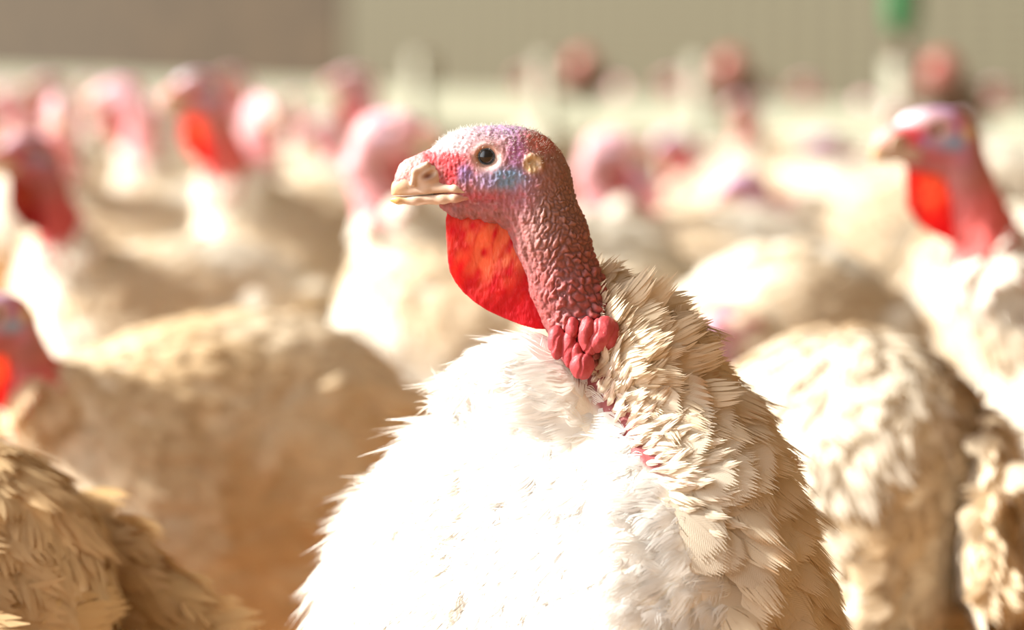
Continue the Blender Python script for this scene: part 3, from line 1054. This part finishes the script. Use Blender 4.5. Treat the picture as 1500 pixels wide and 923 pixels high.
# ------------------------------------------------------------------ the barn
def box_mesh(x0, x1, y0, y1, z0, z1):
    V = np.array([(x, y, z) for x in (x0, x1) for y in (y0, y1) for z in (z0, z1)], float)
    F = [(0, 1, 3, 2), (4, 6, 7, 5), (0, 4, 5, 1), (2, 3, 7, 6), (0, 2, 6, 4), (1, 5, 7, 3)]
    return V, F


def grid_floor():
    nx, ny = 90, 130
    xs = np.linspace(-9, 9, nx); ys = np.linspace(-3, 24, ny)
    X, Y = np.meshgrid(xs, ys, indexing='ij')
    P = np.stack([X.ravel(), Y.ravel(), np.zeros(X.size)], 1)
    P[:, 2] = -0.012 * vnoise(P + 7, .5) - .003
    i, j = np.meshgrid(np.arange(nx - 1), np.arange(ny - 1), indexing='ij')
    a = (i * ny + j).ravel()
    Q = np.stack([a, a + ny, a + ny + 1, a + 1], 1)
    o = mesh_obj('floor', P, Q, M_LITTER)
    tag(o, kind='structure')


grid_floor()
# the far long side: a line running away to the left
RA = Vector((-5.1, 22.0, 0)); RB = Vector((2.80, 5.1, 0))
RL = (RB - RA).length
ANG = math.atan2((RB - RA).y, (RB - RA).x)
RD = (RB - RA).normalized()
RN = Vector((-RD.y, RD.x, 0))
if RN.x < 0: RN = -RN


def rail_pt(y):
    t = (y - RA.y) / (RB.y - RA.y)
    return RA + (RB - RA) * t


def along_box(name, mat, s0, s1, off0, off1, z0, z1, parent=None):
    """box along the rail line; s measured from RA, off away from the birds"""
    V, F = box_mesh(s0, s1, off0, off1, z0, z1)
    W = [RA + RD * v[0] + RN * v[1] + Vector((0, 0, v[2])) for v in V]
    return mesh_obj(name, np.array([tuple(q) for q in W]), F, mat, parent, smooth=False)


WOFF = 2.6
# wall behind: boards on the far (left) half, woven curtain on the near (right) half, a low kick board under both
def wall_s(px):
    best = min((abs(750 + FPX * q.x / q.y - px), t) for t in np.arange(-2, RL + 2, .02) for q in [RA + RD * float(t) + RN * WOFF])
    return float(best[1])


SW = wall_s(500)
tag(along_box('wall_back', M_BOARD, -14, SW, WOFF, WOFF + .08, 0, 4.0), kind='structure')
tag(along_box('wall_back_curtain', M_CURT, SW, RL + 3, WOFF + .02, WOFF + .05, 0, 4.0), kind='structure')
root = empty('low_barrier', tuple(rail_pt(9.0)))
tag(root, 'long pale sheet metal barrier rail with posts running across behind the flock', 'barrier')


def barrier_part(name, mat, *a):
    o = along_box(name, mat, *a)
    o.parent = root
    o.matrix_parent_inverse = Matrix.Translation(-Vector(root.location))
    return o


V, F = box_mesh(-2, RL + 1.5, -.02, .02, .53, .655)
barrier_part('rail', M_RAIL, -2, RL + 1.5, -.02, .02, .525, .65)
barrier_part('rail_lip', M_RAIL, -2, RL + 1.5, -.03, .05, .645, .662)
YP = [8.54, 9.66, 10.75, 11.85, 7.4]
for yp in YP:
    s = (rail_pt(yp) - RA).length
    barrier_part('post', M_POST, s - .04, s + .04, -.06, .03, 0, .80)


def lathe(prof, seg=28):
    V, F = [], []
    for r, z in prof:
        for j in range(seg):
            a = 2 * math.pi * j / seg
            V.append((r * math.cos(a), r * math.sin(a), z))
    for i in range(len(prof) - 1):
        for j in range(seg):
            F.append((i * seg + j, i * seg + (j + 1) % seg, (i + 1) * seg + (j + 1) % seg, (i + 1) * seg + j))
    F.append(tuple(range(seg))[::-1]); F.append(tuple((len(prof) - 1) * seg + j for j in range(seg)))
    return np.array(V), F


def make_drinker():
    r = empty('drinker')
    V, F = lathe([(.004, .0), (.06, .0), (.115, .03), (.125, .075), (.11, .08), (.02, .06)][:5])
    mesh_obj('bowl', V, F, M_DARK, r)
    V, F = lathe([(.030, .07), (.050, .085), (.056, .11), (.050, .145), (.030, .165), (.008, .172)])
    mesh_obj('cap', V, F, M_RED, r)
    V, F = lathe([(.011, -.655), (.011, .01)])
    mesh_obj('stand_pipe', V, F, M_RAIL, r)
    return r


dr0 = make_drinker()
names = ['red capped drinker beside the rightmost white barrier post', 'red capped drinker beside the middle white barrier post right of the near head',
         'red capped drinker beside the barrier post just right of the near turkey']
for k, (px, y) in enumerate(((1372, 8.35), (1068, 9.55), (853, 10.6))):
    r = dr0 if k == 0 else copy_tree(dr0)
    r.location = ((px - 750) / FPX * y, y - .12, .656)
    tag(r, names[k], 'drinker', 'drinkers along the barrier')

# green feed pipe coming down from above
g = empty('feed_pipe', ((1322 - 750) / FPX * 9.2, 9.2, .88))
tag(g, 'green vertical feed pipe hanging from above near the right side', 'pipe')
V, F = lathe([(.030, .0), (.055, .05), (.055, 2.6)])
mesh_obj('pipe', V, F, M_GREEN, g)
V, F = lathe([(.022, -.16), (.022, .01)])
o = mesh_obj('nozzle', V, F, M_DARK, g); o['label'] = 'brown nozzle'

# ------------------------------------------------------------------ the flock
near = build_near_turkey()

POSE = {}
POSE['up'] = lambda: build_pose((.285, 0, .765), 0, 0, [(.20, 0, .60, .045), (.14, 0, .50, .09)], seed=1)
POSE['tall'] = lambda: build_pose((.235, 0, .80), 0.1, .1, [(.185, 0, .64, .042), (.15, 0, .52, .09)], seed=2, pale=.75)
POSE['toleft'] = lambda: build_pose((.22, .05, .76), 1.2, 0, [(.19, 0, .60, .045), (.15, 0, .50, .09)], seed=3, pale=.75)
POSE['toright'] = lambda: build_pose((.22, -.05, .76), -1.2, -.1, [(.19, 0, .60, .045), (.15, 0, .50, .09)], seed=4, pale=.6)
POSE['low'] = lambda: build_pose((.36, .02, .60), 0.2, -.25, [(.24, 0, .53, .05), (.15, 0, .46, .10)], seed=5, skin_shift=(.95, .95, 1.25), pale=.35)
POSE['back'] = lambda: build_pose((.19, .02, .74), 2.6, 0, [(.19, 0, .60, .045), (.15, 0, .50, .09)], seed=6, pale=.65)
POSE['hunch'] = lambda: build_pose((.33, 0, .64), 0, -.1, [(.26, 0, .53, .05), (.15, 0, .46, .10)], seed=8, tint=(230, 214, 188))  # shade on the flank partly put into the feather tint
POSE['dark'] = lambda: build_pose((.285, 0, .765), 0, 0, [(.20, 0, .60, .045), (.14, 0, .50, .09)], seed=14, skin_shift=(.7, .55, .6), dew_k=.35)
POSE['shade_tinted'] = lambda: build_pose((.33, 0, .60), 0, -.1, [(.26, 0, .53, .05), (.15, 0, .46, .10)], seed=12, tint=(214, 184, 142), tail_up=-.28)  # white bird standing in shade, the shade put into its brown feather tint
POSE['rump'] = lambda: build_pose((.37, 0, .51), 0, -.4, [(.28, 0, .51, .05), (.16, 0, .44, .10)], seed=13, tint=(236, 225, 206), tail_up=-.22)
POSE['reach'] = lambda: build_pose((.365, 0, .765), 0, 0, [(.285, 0, .60, .048), (.18, 0, .50, .10)], seed=9)
POSE['feed'] = lambda: build_pose((.37, 0, .51), 0, -.4, [(.28, 0, .51, .05), (.16, 0, .44, .10)], seed=10, skin_shift=(.95, .95, 1.3), pale=.5)
MADE = {}
GRP = 'turkeys of the flock behind'


def flock(pose, px, d, heading, scale, label, anchor='head'):
    """px: picture column the eye (or the middle of the body) stands at, d: distance of the body"""
    if pose not in MADE:
        MADE[pose] = POSE[pose](); r = MADE[pose]
    else:
        r = copy_tree(MADE[pose])
    h = HEADS[pose]
    t = math.radians(heading)
    hx = (h[0] * math.cos(t) - h[1] * math.sin(t)) * scale
    hy = (h[0] * math.sin(t) + h[1] * math.cos(t)) * scale
    x = (px - 750) / FPX * (d + hy) - hx if anchor == 'head' else (px - 750) / FPX * d
    r.location = (x, d, 0)
    r.rotation_euler = (0, 0, t)
    r.scale = (scale, scale, scale)
    tag(r, label, 'turkey', GRP)
    return r


HEADS = {'dark': (.285, 0), 'rump': (.37, 0), 'shade_tinted': (.33, 0), 'reach': (.365, 0), 'feed': (.37, 0), 'up': (.285, 0), 'tall': (.235, 0), 'toleft': (.22, .05), 'toright': (.22, -.05), 'low': (.36, .02), 'back': (.19, .02), 'hunch': (.33, 0)}
FLOCK = [
    # pose, column, distance, heading, scale, label
    ('reach', 1362, 3.22, 200, 1.0, 'white turkey at the right edge, head raised, scarlet dewlap, looking left'),
    ('rump', 1238, 2.9, 84, .92, 'white turkey right behind the near bird, rump turned this way, brown shaded flank', 'body'),
    ('feed', 1035, 3.78, 250, .95, 'white turkey with lilac head held low against the near bird\'s nape feathers'),
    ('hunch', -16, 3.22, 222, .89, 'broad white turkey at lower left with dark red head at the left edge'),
    ('shade_tinted', -225, 2.42, 150, .88, 'turkey cut off by the lower left corner, only its brown shaded back showing', 'body'),
    ('up', 285, 4.75, 232, 1.03, 'turkey with scarlet dewlap and mauve crown, upper left of the flock'),
    ('back', 578, 4.1, 200, 1.0, 'turkey with pink neck turned away, just left of the near bird\'s beak'),
    ('dark', 34, 4.1, 228, .93, 'turkey at the far left with a dark red neck above a white breast'),
    ('toleft', 385, 5.6, 225, .97, 'turkey with pale lilac head between the scarlet one and the pink one'),
    ('back', 900, 4.9, 200, .93, 'turkey with pale pink neck directly right of the near bird\'s nape'),
    ('low', 1080, 5.3, 196, 1.0, 'turkey with violet and red face held low, left of the right edge bird\'s beak'),
    ('toright', 170, 5.9, 240, 1.0, 'turkey with rosy face behind the one with the dark red neck'),
    ('toleft', 85, 5.1, 210, .98, 'turkey with pale pink head near the left edge, second row back'),
]
for a in FLOCK:
    flock(*a)
# rows further back
FAR = [
    ('tall', 70, 7.5, 200, 0.93, 'distant turkey with rose head near the left edge of the back row'),
    ('toleft', 225, 6.8, 215, 0.93, 'distant turkey with pale head behind the scarlet dewlapped bird, left side'),
    ('toright', 5, 8.6, 250, 0.93, 'distant turkey in the last row at the left edge'),
    ('tall', 515, 6.4, 200, 0.97, 'distant turkey with mauve head, standing tall left of the near crown'),
    ('toright', 470, 7.7, 250, 0.84, 'distant turkey with dark red face left of the pink necked bird'),
    ('low', 905, 5.75, 175, 1.0, 'distant turkey with rose head low right of the near bird\'s nape'),
    ('back', 1095, 6.9, 85, .95, 'distant turkey with rounded brown back below the middle post', 'body'),
    ('low', 980, 7.6, 200, 1.0, 'distant turkey resting below the barrier, left of the rounded brown back'),
    ('back', 1480, 4.6, 100, .97, 'distant brown shaded turkey at the right edge behind the raised head', 'body'),
    ('low', 1200, 7.2, 185, 1.0, 'distant turkey below the barrier, above the white backs at right'),
    ('back', 1350, 6.4, 95, .93, 'distant turkey turned away left of the right edge bird\'s beak', 'body'),
    ('toleft', 130, 9.6, 200, 0.93, 'far turkey in the left row nearest the barrier, leftmost'),
    ('tall', 340, 9.1, 210, 0.93, 'far turkey in the left row nearest the barrier, middle'),
    ('toleft', 430, 8.6, 190, 0.90, 'far turkey in the left row nearest the barrier, rightmost'),
    # beyond the barrier, heads above the rail
    ('tall', 770, 13.0, 200, 0.88, 'turkey beyond the barrier, head showing behind the near crown'),
    ('toleft', 905, 12.3, 220, 0.88, 'turkey beyond the barrier, head between the first two posts'),
    ('tall', 985, 11.5, 185, 0.88, 'turkey beyond the barrier, head just left of the middle post'),
    ('toright', 1110, 10.9, 240, 0.86, 'turkey beyond the barrier, head just right of the middle post'),
    ('tall', 1180, 10.3, 200, 0.88, 'turkey beyond the barrier, head midway between middle and right posts'),
    ('toleft', 1265, 9.8, 210, 0.86, 'turkey beyond the barrier, head just left of the rightmost post'),
    ('tall', 1460, 9.2, 200, 0.88, 'turkey beyond the barrier, head at the right edge'),
]
for a in FAR:
    flock(*a)
